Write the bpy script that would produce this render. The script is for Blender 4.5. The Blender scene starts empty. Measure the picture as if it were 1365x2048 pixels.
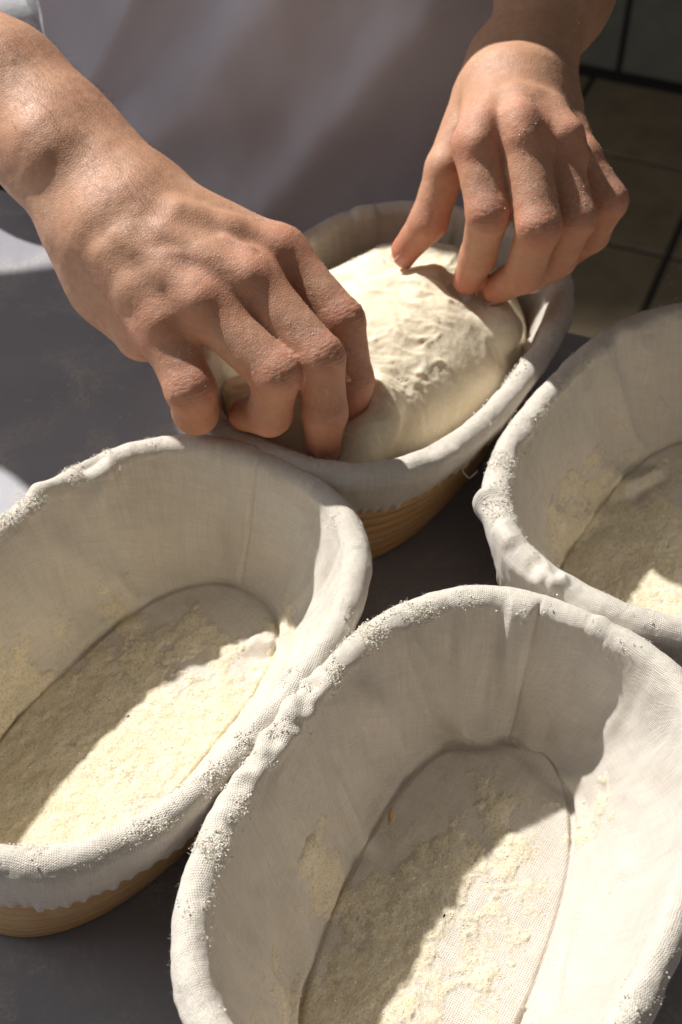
import bpy, math, random
import numpy as np
from mathutils import Vector, Matrix
random.seed(7); RNG = np.random.default_rng(11)
S = bpy.context.scene; COL = S.collection

# ------------------------------------------------------------------ camera, light, exposure
CAM_H, CAM_PITCH, FPX = 0.5085, 0.8007, 2600.0          # height over the worktop, look-down angle, focal length in 2048-high pixels
cam = bpy.data.cameras.new('camera'); camo = bpy.data.objects.new('camera', cam); COL.objects.link(camo)
camo.location = (0, 0, CAM_H); camo.rotation_euler = (math.pi/2 - CAM_PITCH, 0, 0)
cam.sensor_fit = 'VERTICAL'; cam.sensor_height = 36; cam.lens = FPX/2048*36
cam.clip_start = 0.01; cam.clip_end = 60
cam.dof.use_dof = True; cam.dof.focus_distance = 0.53; cam.dof.aperture_fstop = 13
S.camera = camo
W = bpy.data.worlds.new('World'); S.world = W; W.use_nodes = True
W.node_tree.nodes['Background'].inputs[0].default_value = (1.0, 0.965, 0.925, 1)
W.node_tree.nodes['Background'].inputs[1].default_value = 0.125
SUN_AZ = Vector((-0.69, 0.72, 0)).normalized(); SUN_EL = math.radians(46)
sd = (SUN_AZ*math.cos(SUN_EL) + Vector((0, 0, math.sin(SUN_EL))))
sl = bpy.data.lights.new('window_sunlight', 'SPOT'); sl.energy = 4700; sl.color = (1.0, 0.98, 0.95)
sl.shadow_soft_size = 0.085; sl.spot_size = math.radians(24); sl.spot_blend = 0.3
so = bpy.data.objects.new('window_sunlight', sl); COL.objects.link(so)
so.location = Vector((0.02, 0.45, 0.08)) + sd*8.0
so.rotation_euler = (-sd).to_track_quat('-Z', 'Y').to_euler()
wl0 = bpy.data.lights.new('added_fill_light', 'AREA'); wl0.shape = 'RECTANGLE'; wl0.size = 1.3; wl0.size_y = 1.1; wl0.energy = 8.0; wl0.color = (.85, .93, 1.0)  # soft cool fill added from the left; no such source is in view
wo0 = bpy.data.objects.new('added_fill_light', wl0); COL.objects.link(wo0); wo0.location = (-1.7, .55, 1.15)
wo0.rotation_euler = (Vector((0, .5, .05))-Vector((-1.7, .55, 1.15))).to_track_quat('-Z', 'Y').to_euler()
S.view_settings.view_transform = 'Standard'; S.view_settings.look = 'None'
S.view_settings.exposure = 0.0; S.view_settings.gamma = 1.0
S.render.engine = 'CYCLES'

# ------------------------------------------------------------------ helpers
def at(u, v, z):                       # a point of the place at height z, read off the photograph once
    x = (u-682.5)/FPX; y = -(v-1024)/FPX
    d = np.array([x, math.cos(CAM_PITCH)+y*math.sin(CAM_PITCH), -math.sin(CAM_PITCH)+y*math.cos(CAM_PITCH)])
    return np.array([0, 0, CAM_H]) + d*((z-CAM_H)/d[2])
def hsh(ix, iy, iz, k):
    h = (ix*374761393 + iy*668265263 + iz*2147483647 + k*1274126177).astype(np.int64) & 0xffffffff
    h = ((h ^ (h >> 13))*1274126177) & 0xffffffff
    h = ((h ^ (h >> 16))*2246822519) & 0xffffffff
    return ((h ^ (h >> 15)) & 0xffff)/32767.5 - 1.0
def noise(P, sc=1.0, seed=0):          # gradient noise about -1..1
    P = np.asarray(P, np.float64)*sc + seed*17.31
    i = np.floor(P).astype(np.int64); f = P-i; w = f*f*f*(f*(f*6-15)+10)
    out = 0
    for dx in (0, 1):
        for dy in (0, 1):
            for dz in (0, 1):
                a, b, c = i[..., 0]+dx, i[..., 1]+dy, i[..., 2]+dz
                g = hsh(a, b, c, 1)*(f[..., 0]-dx)+hsh(a, b, c, 2)*(f[..., 1]-dy)+hsh(a, b, c, 3)*(f[..., 2]-dz)
                ww = (w[..., 0] if dx else 1-w[..., 0])*(w[..., 1] if dy else 1-w[..., 1])*(w[..., 2] if dz else 1-w[..., 2])
                out = out+g*ww
    return out*1.6
def fbm(P, sc, o=4, seed=0, gain=.5):
    r = 0; a = 1
    for k in range(o): r = r+a*noise(P, sc*2**k, seed+k*3); a *= gain
    return r
def sstep(a, b, x):
    t = np.clip((x-a)/(b-a), 0, 1); return t*t*(3-2*t)
def mesh_obj(name, V, F, mat=None, parent=None, smooth=True, uv=None, attrs=None):
    me = bpy.data.meshes.new(name); V = np.asarray(V, np.float32)
    if isinstance(F, np.ndarray):
        n = F.shape[1]; me.vertices.add(len(V)); me.vertices.foreach_set('co', V.ravel())
        me.loops.add(F.size); me.loops.foreach_set('vertex_index', F.astype(np.int32).ravel())
        me.polygons.add(len(F)); me.polygons.foreach_set('loop_start', np.arange(0, F.size, n, dtype=np.int32))
        me.update(calc_edges=True); me.validate()
    else:
        me.from_pydata(V.tolist(), [], F); me.update()
    if smooth: me.polygons.foreach_set('use_smooth', np.ones(len(me.polygons), bool))
    if uv is not None:
        l = me.uv_layers.new(name='UVMap'); l.data.foreach_set('uv', np.asarray(uv, np.float32).ravel())
    for k, a in (attrs or {}).items():
        t = me.attributes.new(k, 'FLOAT', 'POINT'); t.data.foreach_set('value', np.asarray(a, np.float32))
    if mat: me.materials.append(mat)
    o = bpy.data.objects.new(name, me); COL.objects.link(o)
    if parent: o.parent = parent
    return o
def empty(name, loc=(0, 0, 0), rz=0):
    o = bpy.data.objects.new(name, None); COL.objects.link(o); o.location = loc; o.rotation_euler = (0, 0, rz); o.empty_display_size = .02; return o
def tag(o, label=None, cat=None, group=None, kind=None):
    if label: o['label'] = label
    if cat: o['category'] = cat
    if group: o['group'] = group
    if kind: o['kind'] = kind
    return o
def box_mesh(x0, x1, y0, y1, z0, z1):
    V = [(x, y, z) for z in (z0, z1) for y in (y0, y1) for x in (x0, x1)]
    return V, [(0, 2, 3, 1), (4, 5, 7, 6), (0, 1, 5, 4), (2, 6, 7, 3), (0, 4, 6, 2), (1, 3, 7, 5)]
def tube(P, R, ns=10):                 # swept tube along points, capped
    P = np.asarray(P, float); n = len(P); R = np.broadcast_to(R, (n,)); V = []; F = []
    T = np.gradient(P, axis=0); T /= np.linalg.norm(T, axis=1)[:, None]
    up = np.array([0, 0, 1.]) if abs(T[0][2]) < .9 else np.array([1., 0, 0])
    for k in range(n):
        a = np.cross(T[k], up); a /= np.linalg.norm(a); b = np.cross(T[k], a); up = -np.cross(T[k], a) if False else up
        for j in range(ns):
            w = 2*math.pi*j/ns; V.append(P[k]+R[k]*(a*math.cos(w)+b*math.sin(w)))
    for k in range(n-1):
        for j in range(ns):
            F.append((k*ns+j, k*ns+(j+1) % ns, (k+1)*ns+(j+1) % ns, (k+1)*ns+j))
    F.append(tuple(range(ns))); F.append(tuple((n-1)*ns+j for j in reversed(range(ns))))
    return V, F
def join(parts):
    V = []; F = []
    for v, f in parts:
        o = len(V); V += [tuple(x) for x in v]; F += [tuple(i+o for i in q) for q in f]
    return V, F

# ------------------------------------------------------------------ materials
class NT:
    def __init__(s, name):
        s.m = bpy.data.materials.new(name); s.m.use_nodes = True; s.t = s.m.node_tree; s.b = s.t.nodes['Principled BSDF']
    def n(s, ty, **kw):
        o = s.t.nodes.new(ty); ins = kw.pop('i', {})
        for k, v in kw.items(): setattr(o, k, v)
        for k, v in ins.items(): s.set(o.inputs[k], v)
        return o
    def set(s, sock, v):
        if isinstance(v, bpy.types.NodeSocket): s.t.links.new(v, sock)
        else: sock.default_value = v
    def math(s, op, a, b=0.0, c=0.0):
        o = s.n('ShaderNodeMath', operation=op); s.set(o.inputs[0], a); s.set(o.inputs[1], b); s.set(o.inputs[2], c); return o.outputs[0]
    def noise(s, vec, sc, det=4, rough=.55, dist=0):
        return s.n('ShaderNodeTexNoise', i={'Vector': vec, 'Scale': sc, 'Detail': det, 'Roughness': rough, 'Distortion': dist}).outputs[0]
    def mix(s, f, a, b, mode='MIX'):
        o = s.n('ShaderNodeMix', data_type='RGBA', blend_type=mode); s.set(o.inputs[0], f); s.set(o.inputs[6], a); s.set(o.inputs[7], b); return o.outputs[2]
    def rng(s, v, a, b, c=0., d=1.):
        return s.n('ShaderNodeMapRange', i={0: v, 1: a, 2: b, 3: c, 4: d}).outputs[0]
    def bump(s, h, st, dist, nrm=None):
        o = s.n('ShaderNodeBump', i={'Strength': st, 'Distance': dist, 'Height': h})
        if nrm is not None: s.set(o.inputs['Normal'], nrm)
        return o.outputs[0]
    def p(s, **kw):
        for k, v in kw.items(): s.set(s.b.inputs[k.replace('_', ' ')], v)
        return s.m
    def co(s, w='Object'): return s.n('ShaderNodeTexCoord').outputs[w]
    def attr(s, name): return s.n('ShaderNodeAttribute', attribute_name=name).outputs['Fac']
def c4(r, g, b): return (r, g, b, 1)

def mat_cloth(name='linen_cloth'):
    t = NT(name); uv = t.co('UV'); ob = t.co()
    w1 = t.noise(ob, 160, 2); wob = t.n('ShaderNodeVectorMath', operation='SCALE', i={0: t.n('ShaderNodeTexNoise', i={'Vector': ob, 'Scale': 120., 'Detail': 2.}).outputs[1], 'Scale': .0009}).outputs[0]
    v = t.n('ShaderNodeVectorMath', operation='ADD', i={0: uv, 1: wob}).outputs[0]
    s = t.n('ShaderNodeSeparateXYZ', i={0: v}); k = 2*math.pi/.00094
    a = t.math('SINE', t.math('MULTIPLY', s.outputs[0], k)); b = t.math('SINE', t.math('MULTIPLY', s.outputs[1], k))
    weave = t.math('ADD', t.math('MULTIPLY', t.math('MULTIPLY', a, b), .6), t.math('MULTIPLY', t.math('MAXIMUM', a, b), .4))
    slub = t.noise(ob, 900, 2); h = t.math('ADD', weave, t.math('MULTIPLY', slub, 1.2))
    n1 = t.bump(t.noise(ob, 70, 5, .6), .45, .0024)
    n2 = t.bump(h, .8, .00035, n1)
    blot = t.noise(ob, 48, 5, .65)
    def thread(a_, b_): return t.noise(t.n('ShaderNodeCombineXYZ', i={0: t.math('MULTIPLY', s.outputs[0], a_), 1: t.math('MULTIPLY', s.outputs[1], b_), 2: 0.}).outputs[0], 1., 3, .6)
    slubs = t.math('ADD', thread(950., 45.), thread(45., 950.))
    col = t.mix(t.rng(blot, .3, .7), c4(.80, .735, .655), c4(.72, .64, .55))
    col = t.mix(t.math('MULTIPLY', t.rng(weave, -.8, .1, 1, 0), .75), col, c4(.36, .31, .255))
    col = t.mix(t.math('MULTIPLY', t.rng(slubs, .75, 1.25, 1, 0), .42), col, c4(.46, .41, .35))
    col = t.mix(t.math('MULTIPLY', t.attr('dust'), t.rng(t.noise(ob, 420, 4, .75), .38, .62)), col, c4(.82, .75, .61))
    return t.p(Base_Color=col, Roughness=.92, Normal=n2, Sheen_Weight=.25, Sheen_Roughness=.5, Specular_IOR_Level=.15)
def mat_flour():
    t = NT('flour'); ob = t.co(); n = t.noise(ob, 900, 3, .7); th = t.attr('thick')
    col = t.mix(t.rng(t.noise(ob, 140, 4), .3, .7), c4(.84, .77, .61), c4(.79, .685, .47))
    fac = t.rng(t.math('ADD', th, t.math('MULTIPLY', t.math('SUBTRACT', t.noise(ob, 560, 5, .8), .5), 2.6)), .0, .55)
    col = t.mix(fac, c4(.66, .60, .535), col)
    col = t.mix(t.math('MULTIPLY', t.rng(n, .50, .64), .65), col, c4(.52, .41, .24))
    nb = t.bump(t.noise(ob, 300, 5, .8), .5, .0009); nb = t.bump(t.noise(ob, 1200, 3, .7), .7, .0004, nb)
    return t.p(Base_Color=col, Roughness=.95, Normal=nb, Specular_IOR_Level=.1)
def mat_wood():
    t = NT('pale_wood_coil'); s = t.n('ShaderNodeSeparateXYZ', i={0: t.co('UV')}); ob = t.co()
    v = t.n('ShaderNodeCombineXYZ', i={0: t.math('MULTIPLY', s.outputs[0], 9.), 1: t.math('MULTIPLY', s.outputs[1], 600.), 2: 0.}).outputs[0]
    g = t.noise(v, 1., 6, .65, .3)
    col = t.mix(t.rng(g, .3, .72), c4(.70, .46, .235), c4(.50, .29, .125))
    col = t.mix(t.rng(t.noise(v, 2.3, 2), .66, .74), col, c4(.22, .10, .04))
    col = t.mix(t.math('MULTIPLY', t.rng(t.noise(ob, 60, 4), .5, .75), .3), col, c4(.72, .6, .45))
    return t.p(Base_Color=col, Roughness=.6, Normal=t.bump(g, .5, .0009), Specular_IOR_Level=.3)
def mat_dough():
    t = NT('raw_dough'); ob = t.co()
    n = t.noise(ob, 190, 5, .65, .8); f = t.noise(ob, 60, 3)
    col = t.mix(t.rng(f, .3, .7), c4(.83, .74, .56), c4(.77, .66, .46))
    col = t.mix(t.math('MULTIPLY', t.rng(t.noise(ob, 420, 4, .7), .5, .68), .55), col, c4(.88, .83, .70))
    nb = t.bump(n, .35, .0011); nb = t.bump(t.noise(ob, 900, 3), .3, .0004, nb)
    return t.p(Base_Color=col, Roughness=t.rng(f, .3, .7, .55, .75), Normal=nb, Subsurface_Weight=.35, Subsurface_Radius=(.006, .004, .0022), Subsurface_Scale=1.0, Specular_IOR_Level=.35)
def mat_skin():
    t = NT('skin'); ob = t.co()
    kn = t.attr('knuckle'); al = t.attr('along'); red = t.attr('red'); fl = t.attr('flour')
    big = t.noise(ob, 45, 4); mid = t.noise(ob, 240, 4, .6)
    col = t.mix(t.rng(big, .3, .7), c4(.58, .325, .20), c4(.49, .25, .148))
    col = t.mix(t.math('MULTIPLY', t.rng(mid, .42, .7), .32), col, c4(.36, .165, .095))
    col = t.mix(t.math('MULTIPLY', red, .75), col, c4(.55, .13, .085))
    col = t.mix(t.math('MULTIPLY', kn, .38), col, c4(.38, .16, .10))
    dust = t.math('MULTIPLY', fl, t.rng(t.noise(ob, 480, 6, .8), .50, .66))
    col = t.mix(t.math('MULTIPLY', dust, .6), col, c4(.82, .73, .60))
    wv = t.n('ShaderNodeVectorMath', operation='MULTIPLY', i={0: ob, 1: (1, 1, 1)}).outputs[0]
    wr = t.math('SINE', t.math('ADD', t.math('MULTIPLY', al, 2*math.pi/.0021), t.math('MULTIPLY', t.noise(ob, 230, 3), 9.)))
    wr = t.math('MULTIPLY', t.math('POWER', t.math('MULTIPLY', t.math('ADD', wr, 1.), .5), .45), kn)
    vo = t.n('ShaderNodeTexVoronoi', feature='DISTANCE_TO_EDGE', i={'Vector': t.n('ShaderNodeVectorMath', operation='ADD', i={0: ob, 1: t.n('ShaderNodeVectorMath', operation='SCALE', i={0: t.n('ShaderNodeTexNoise', i={'Vector': ob, 'Scale': 300.}).outputs[1], 'Scale': .0016}).outputs[0]}).outputs[0], 'Scale': 760.}).outputs[0]
    nb = t.bump(t.rng(vo, 0, .22), .30, .00035)
    nb = t.bump(t.noise(ob, 520, 4, .65), .2, .0004, nb)
    nb = t.bump(wr, .24, .0006, nb)
    nb = t.bump(dust, .4, .0005, nb)
    rough = t.rng(mid, .3, .7, .46, .62)
    return t.p(Base_Color=col, Roughness=rough, Normal=nb, Subsurface_Weight=.22, Subsurface_Radius=(.0055, .0018, .0009), Subsurface_Scale=1.0, Specular_IOR_Level=.4)
def mat_table():
    t = NT('dark_grey_stone'); ob = t.co()
    a = t.noise(ob, 7, 6, .6); b = t.noise(ob, 260, 5, .7)
    col = t.mix(t.rng(a, .3, .7), c4(.235, .225, .245), c4(.32, .31, .34))
    col = t.mix(t.math('MULTIPLY', t.rng(b, .52, .72), .6), col, c4(.31, .30, .29))
    sm = t.math('MULTIPLY', t.rng(t.noise(ob, 22, 5, .65, .7), .48, .66), t.rng(t.noise(ob, 500, 4, .7), .40, .62))
    col = t.mix(t.math('MULTIPLY', sm, .7), col, c4(.55, .50, .41))
    return t.p(Base_Color=col, Roughness=t.rng(a, .3, .7, .30, .45), Normal=t.bump(b, .25, .0003), Specular_IOR_Level=.6)
def mat_apron():
    t = NT('grey_apron_cotton'); ob = t.co(); s = t.n('ShaderNodeSeparateXYZ', i={0: t.co('UV')})
    k = 2*math.pi/.0011
    w = t.math('MULTIPLY', t.math('SINE', t.math('MULTIPLY', s.outputs[0], k)), t.math('SINE', t.math('MULTIPLY', s.outputs[1], k)))
    col = t.mix(t.rng(t.noise(ob, 9, 4), .3, .7), c4(.67, .645, .72), c4(.58, .555, .62))
    return t.p(Base_Color=col, Roughness=.9, Normal=t.bump(w, .3, .0002), Sheen_Weight=.2)
def mat_plain(name, c, r=.8, ns=30., var=.2, bs=.3, bd=.001):
    t = NT(name); ob = t.co(); n = t.noise(ob, ns, 5, .6)
    col = t.mix(t.rng(n, .3, .7), c4(*c), c4(*[x*(1-var) for x in c]))
    return t.p(Base_Color=col, Roughness=r, Normal=t.bump(n, bs, bd))
M = dict(cloth=mat_cloth(), flour=mat_flour(), wood=mat_wood(), dough=mat_dough(), skin=mat_skin(), table=mat_table(), apron=mat_apron(),
         shirt=mat_plain('white_shirt_cotton', (.80, .80, .82), .9, 200, .05), jeans=mat_plain('dark_trousers', (.05, .05, .06)),
         tile=mat_plain('brown_glazed_tile', (.27, .205, .125), .45, 14, .35), wtile=mat_plain('grey_green_wall_tile', (.25, .245, .205), .35, 14, .25),
         grout=mat_plain('dark_grout', (.035, .028, .026), .9), nail=mat_plain('fingernail', (.60, .27, .21), .35, 60, .15, .05),
         hair=mat_plain('dark_hair', (.06, .035, .022), .5), husk=mat_plain('straw_husk', (.55, .36, .14), .6, 300, .4), crumb=mat_plain('flour_crumb', (.92, .87, .76), .95, 900, .08), cab=mat_plain('dark_cabinet', (.05, .045, .045), .6))

# ------------------------------------------------------------------ setting: worktop, tiled floor and wall
TA = math.radians(-22.98); T2 = np.array([math.cos(TA), math.sin(TA)]); N2 = np.array([-math.sin(TA), math.cos(TA)])
E0 = np.array([-0.2452, 0.8175])                                  # a point on the back edge of the worktop
FLOOR = -0.88
def frame_obj(name, V, F, mat, parent=None, **k):                  # coordinates (along table edge, away from camera, up) measured from E0
    return mesh_obj(name, [(E0[0]+T2[0]*s+N2[0]*d, E0[1]+T2[1]*s+N2[1]*d, z) for s, d, z in V], F, mat, parent, **k)
def bev(o, w, seg=2):
    b = o.modifiers.new('edge', 'BEVEL'); b.width = w; b.segments = seg; return o
wt = bev(frame_obj('worktop', *box_mesh(-1.1, 1.3, -1.05, 0, -.035, 0), M['table'], smooth=False), .003)
tag(wt, kind='structure')
cb = frame_obj('worktop_base', *box_mesh(-1.05, 1.25, -1.0, -.30, FLOOR+.004, -.0352), M['cab'], smooth=False); tag(cb, kind='structure')
fl = frame_obj('floor', *box_mesh(-2.2, 3.2, -2.2, 2.15, FLOOR-.05, FLOOR-.004), M['grout'], smooth=False); tag(fl, kind='structure')
n0 = float(E0 @ N2); t0 = float(E0 @ T2)
G = .012; TS = .306
def tile_mesh(name, sx, sy, h, mat):
    me = bpy.data.meshes.new(name); b = .003
    V = [(-sx, -sy, 0), (sx, -sy, 0), (sx, sy, 0), (-sx, sy, 0), (-sx, -sy, h-b), (sx, -sy, h-b), (sx, sy, h-b), (-sx, sy, h-b),
         (-sx+b, -sy+b, h), (sx-b, -sy+b, h), (sx-b, sy-b, h), (-sx+b, sy-b, h)]
    F = [(8, 9, 10, 11)]+[(i, (i+1) % 4, 4+(i+1) % 4, 4+i) for i in range(4)]+[(4+i, 4+(i+1) % 4, 8+(i+1) % 4, 8+i) for i in range(4)]
    me.from_pydata(V, [], F); me.materials.append(mat); return me
tm = tile_mesh('floor_tile', TS/2-G/2, TS/2-G/2, .006, M['tile'])
wall_d = 2.69-n0
for i in range(-2, 6):
    for j in range(-6, 1):
        s = (-.228-t0)+TS*(i-.5); d = wall_d+TS*(j-.5)-.004
        if -.34 < d < .15 and s < .7 and False: continue
        if d < -.35: continue
        o = bpy.data.objects.new('floor_tile', tm); COL.objects.link(o); o.parent = fl
        o.location = (E0[0]+T2[0]*s+N2[0]*d, E0[1]+T2[1]*s+N2[1]*d, FLOOR-.004+.0002*random.random()); o.rotation_euler = (random.uniform(-.002, .002), random.uniform(-.002, .002), TA)
wl = frame_obj('wall', *box_mesh(-2.2, 3.2, wall_d+.012, wall_d+.12, FLOOR-.004, FLOOR+1.6), M['grout'], smooth=False); tag(wl, kind='structure')
wm = tile_mesh('wall_tile', TS/2-G/2, TS/2-G/2, .008, M['wtile'])
for i in range(-3, 7):
    for k in range(5):
        s = (-.228-t0)+TS*(i-.5)+.05; z = FLOOR+.012+TS*(k+.5)
        o = bpy.data.objects.new('wall_tile', wm); COL.objects.link(o); o.parent = wl
        d = wall_d+.012
        o.matrix_world = Matrix.Translation((E0[0]+T2[0]*s+N2[0]*d, E0[1]+T2[1]*s+N2[1]*d, z)) @ Matrix.Rotation(TA, 4, 'Z') @ Matrix.Rotation(math.pi/2, 4, 'X')

# ------------------------------------------------------------------ proofing baskets with linen liners
RIM = (.1145, .0805, 2.6)
BK = [dict(p=(-.0938, .3492), r=.9775, rot=0.0, off=(.0, .006)),
      dict(p=(.024, .5535), r=1.0412, rot=0, off=(0, 0)),
      dict(p=(.1739, .4567), r=.9475, rot=.05, off=(0, .004)),
      dict(p=(.045, .2515), r=1.0453, rot=.11, off=(0, .003))]
def sup(phi, a, b, n):
    c, s = np.cos(phi), np.sin(phi)
    g = (np.abs(c)**n+np.abs(s)**n)**(-1/n); return a*c*g, b*s*g
def to_loc(B, P):
    q = np.asarray(P)[..., :2]-np.array(B['p']); c, s = math.cos(B['r']), math.sin(B['r'])
    return np.stack([q[..., 0]*c+q[..., 1]*s, -q[..., 0]*s+q[..., 1]*c], -1)
def px_loc(B, u, v, z): return to_loc(B, at(u, v, z))
def shell(z):                          # semi axes of the wooden wall's middle at height z
    q = np.clip((z-.0036)/.0735, 0, 1); return .1105+.0040*q**.8, .0560+.0240*q**.8
RR = .0060                                                        # radius of the rolled rim
SKIRT = (.0305, .0240, .0300, .0320)
def profile(t, sk=.03):      # t 0..4 -> (semi a, semi b, n, z, floor weight)
    a = np.zeros_like(t); b = a.copy(); z = a.copy(); n = a.copy(); w = a.copy()
    f = t <= 1; q = t[f]; a[f] = .094*q; b[f] = .043*q; z[f] = .0075; n[f] = 2.5; w[f] = 1
    f = (t > 1) & (t <= 2); q = t[f]-1; e = q**.82
    a[f] = .094+(RIM[0]-RR-.094)*e; b[f] = .043+(RIM[1]-RR-.043)*e; z[f] = .0075+(.0790-.0075)*q**1.12; n[f] = 2.5+.1*q; w[f] = 1-sstep(0, .9, q)
    f = (t > 2) & (t <= 3); q = t[f]-2; g = math.pi*q
    a[f] = RIM[0]-RR*np.cos(g); b[f] = RIM[1]-RR*np.cos(g); z[f] = .0790+RR*.95*np.sin(g); n[f] = 2.6
    f = t > 3; q = t[f]-3
    a[f] = RIM[0]+RR-.0035*q**1.3; b[f] = RIM[1]+RR-.0095*q**1.3; z[f] = .0790-sk*q; n[f] = 2.6
    return a, b, n, z, w
def liner_grid(bi, NP, tt):
    B = BK[bi]; phi = np.linspace(0, 2*math.pi, NP, endpoint=False); phi = phi-.08*np.sin(2*phi)
    PH, TT = np.meshgrid(phi, tt, indexing='ij'); sh = PH.shape
    a, b, n, z, w = [x.reshape(sh) for x in profile(TT.ravel(), SKIRT[bi])]
    c, s = np.cos(PH), np.sin(PH); g = (np.abs(c)**n+np.abs(s)**n)**(-1/n); x = a*c*g; y = b*s*g
    r = B['rot']*w; ox, oy = B['off'][0]*w, B['off'][1]*w
    x, y = x*np.cos(r)-y*np.sin(r)+ox, x*np.sin(r)+y*np.cos(r)+oy
    return PH, TT, np.stack([x, y, z], -1)
def grid_normals(P):
    du = np.roll(P, -1, 0)-np.roll(P, 1, 0); dv = np.gradient(P, axis=1)
    n = np.cross(du, dv); n /= np.linalg.norm(n, axis=-1)[..., None]+1e-12
    return -n
def seg_d(X, a, b):
    a = np.asarray(a); d = np.asarray(b)-a; q = X-a; t = np.clip((q@d)/(d@d), 0, 1)
    return np.linalg.norm(q-t[..., None]*d, axis=-1), t
# folds of each cloth: (from, to, height, width) read from the photograph as points on the cloth
FOLDS = {
 3: [((880, 1330, .06), (1030, 1430, .02), .0022, .005), ((760, 1300, .065), (1010, 1450, .018), .0018, .004), ((1035, 1400, .03), (1180, 1560, .025), .0022, .005),
     ((640, 1500, .06), (760, 1700, .012), .0015, .006), ((560, 1640, .06), (650, 2000, .03), .0014, .007), ((470, 1800, .07), (600, 2040, .04), .0016, .008), ((690, 1400, .065), (830, 1510, .012), .002, .006),
     ((1000, 1240, .075), (1060, 1330, .05), .002, .006), ((1250, 1400, .06), (1190, 1500, .03), .0007, .006), ((1180, 1800, .04), (1120, 2040, .03), .001, .003), ((900, 1250, .075), (980, 1340, .05), .0018, .007)],
 0: [((240, 960, .07), (190, 1060, .05), .0022, .005), ((180, 1080, .055), (330, 1110, .045), .0015, .006), ((100, 1130, .05), (280, 1180, .015), .0016, .006), ((230, 1090, .06), (430, 1080, .05), .0014, .007),
     ((330, 1000, .06), (440, 1060, .045), .0012, .006), ((490, 1270, .012), (560, 1240, .03), .002, .006), ((0, 1230, .05), (160, 1180, .04), .0012, .007), ((60, 1060, .06), (160, 1000, .07), .0014, .006)],
 2: [((1170, 770, .06), (1365, 830, .04), .0024, .008), ((1150, 880, .05), (1300, 900, .03), .0018, .009), ((1090, 1000, .05), (1220, 950, .03), .0016, .008), ((1240, 980, .012), (1340, 900, .02), .002, .005),
     ((1110, 1150, .082), (1060, 1200, .07), .0016, .006), ((1140, 1160, .083), (1090, 1210, .07), .0014, .005), ((980, 1060, .078), (1030, 1140, .07), .0015, .006), ((1060, 880, .07), (1100, 1100, .04), .0012, .008), ((1200, 720, .065), (1330, 750, .05), .0015, .007)],
 1: [((1040, 640, .07), (1060, 700, .06), .002, .006), ((700, 470, .07), (760, 520, .05), .0015, .008), ((860, 470, .07), (900, 540, .05), .0015, .008), ((860, 920, .085), (930, 930, .07), .0012, .005)]}
SEAMS = {3: ((1085, 1195, .085), (1022, 1466, .008)), 0: ((535, 905, .085), (447, 1190, .008)), 2: ((1390, 760, .07), (1330, 905, .01)), 1: ((820, 430, .085), (840, 560, .03))}
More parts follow.
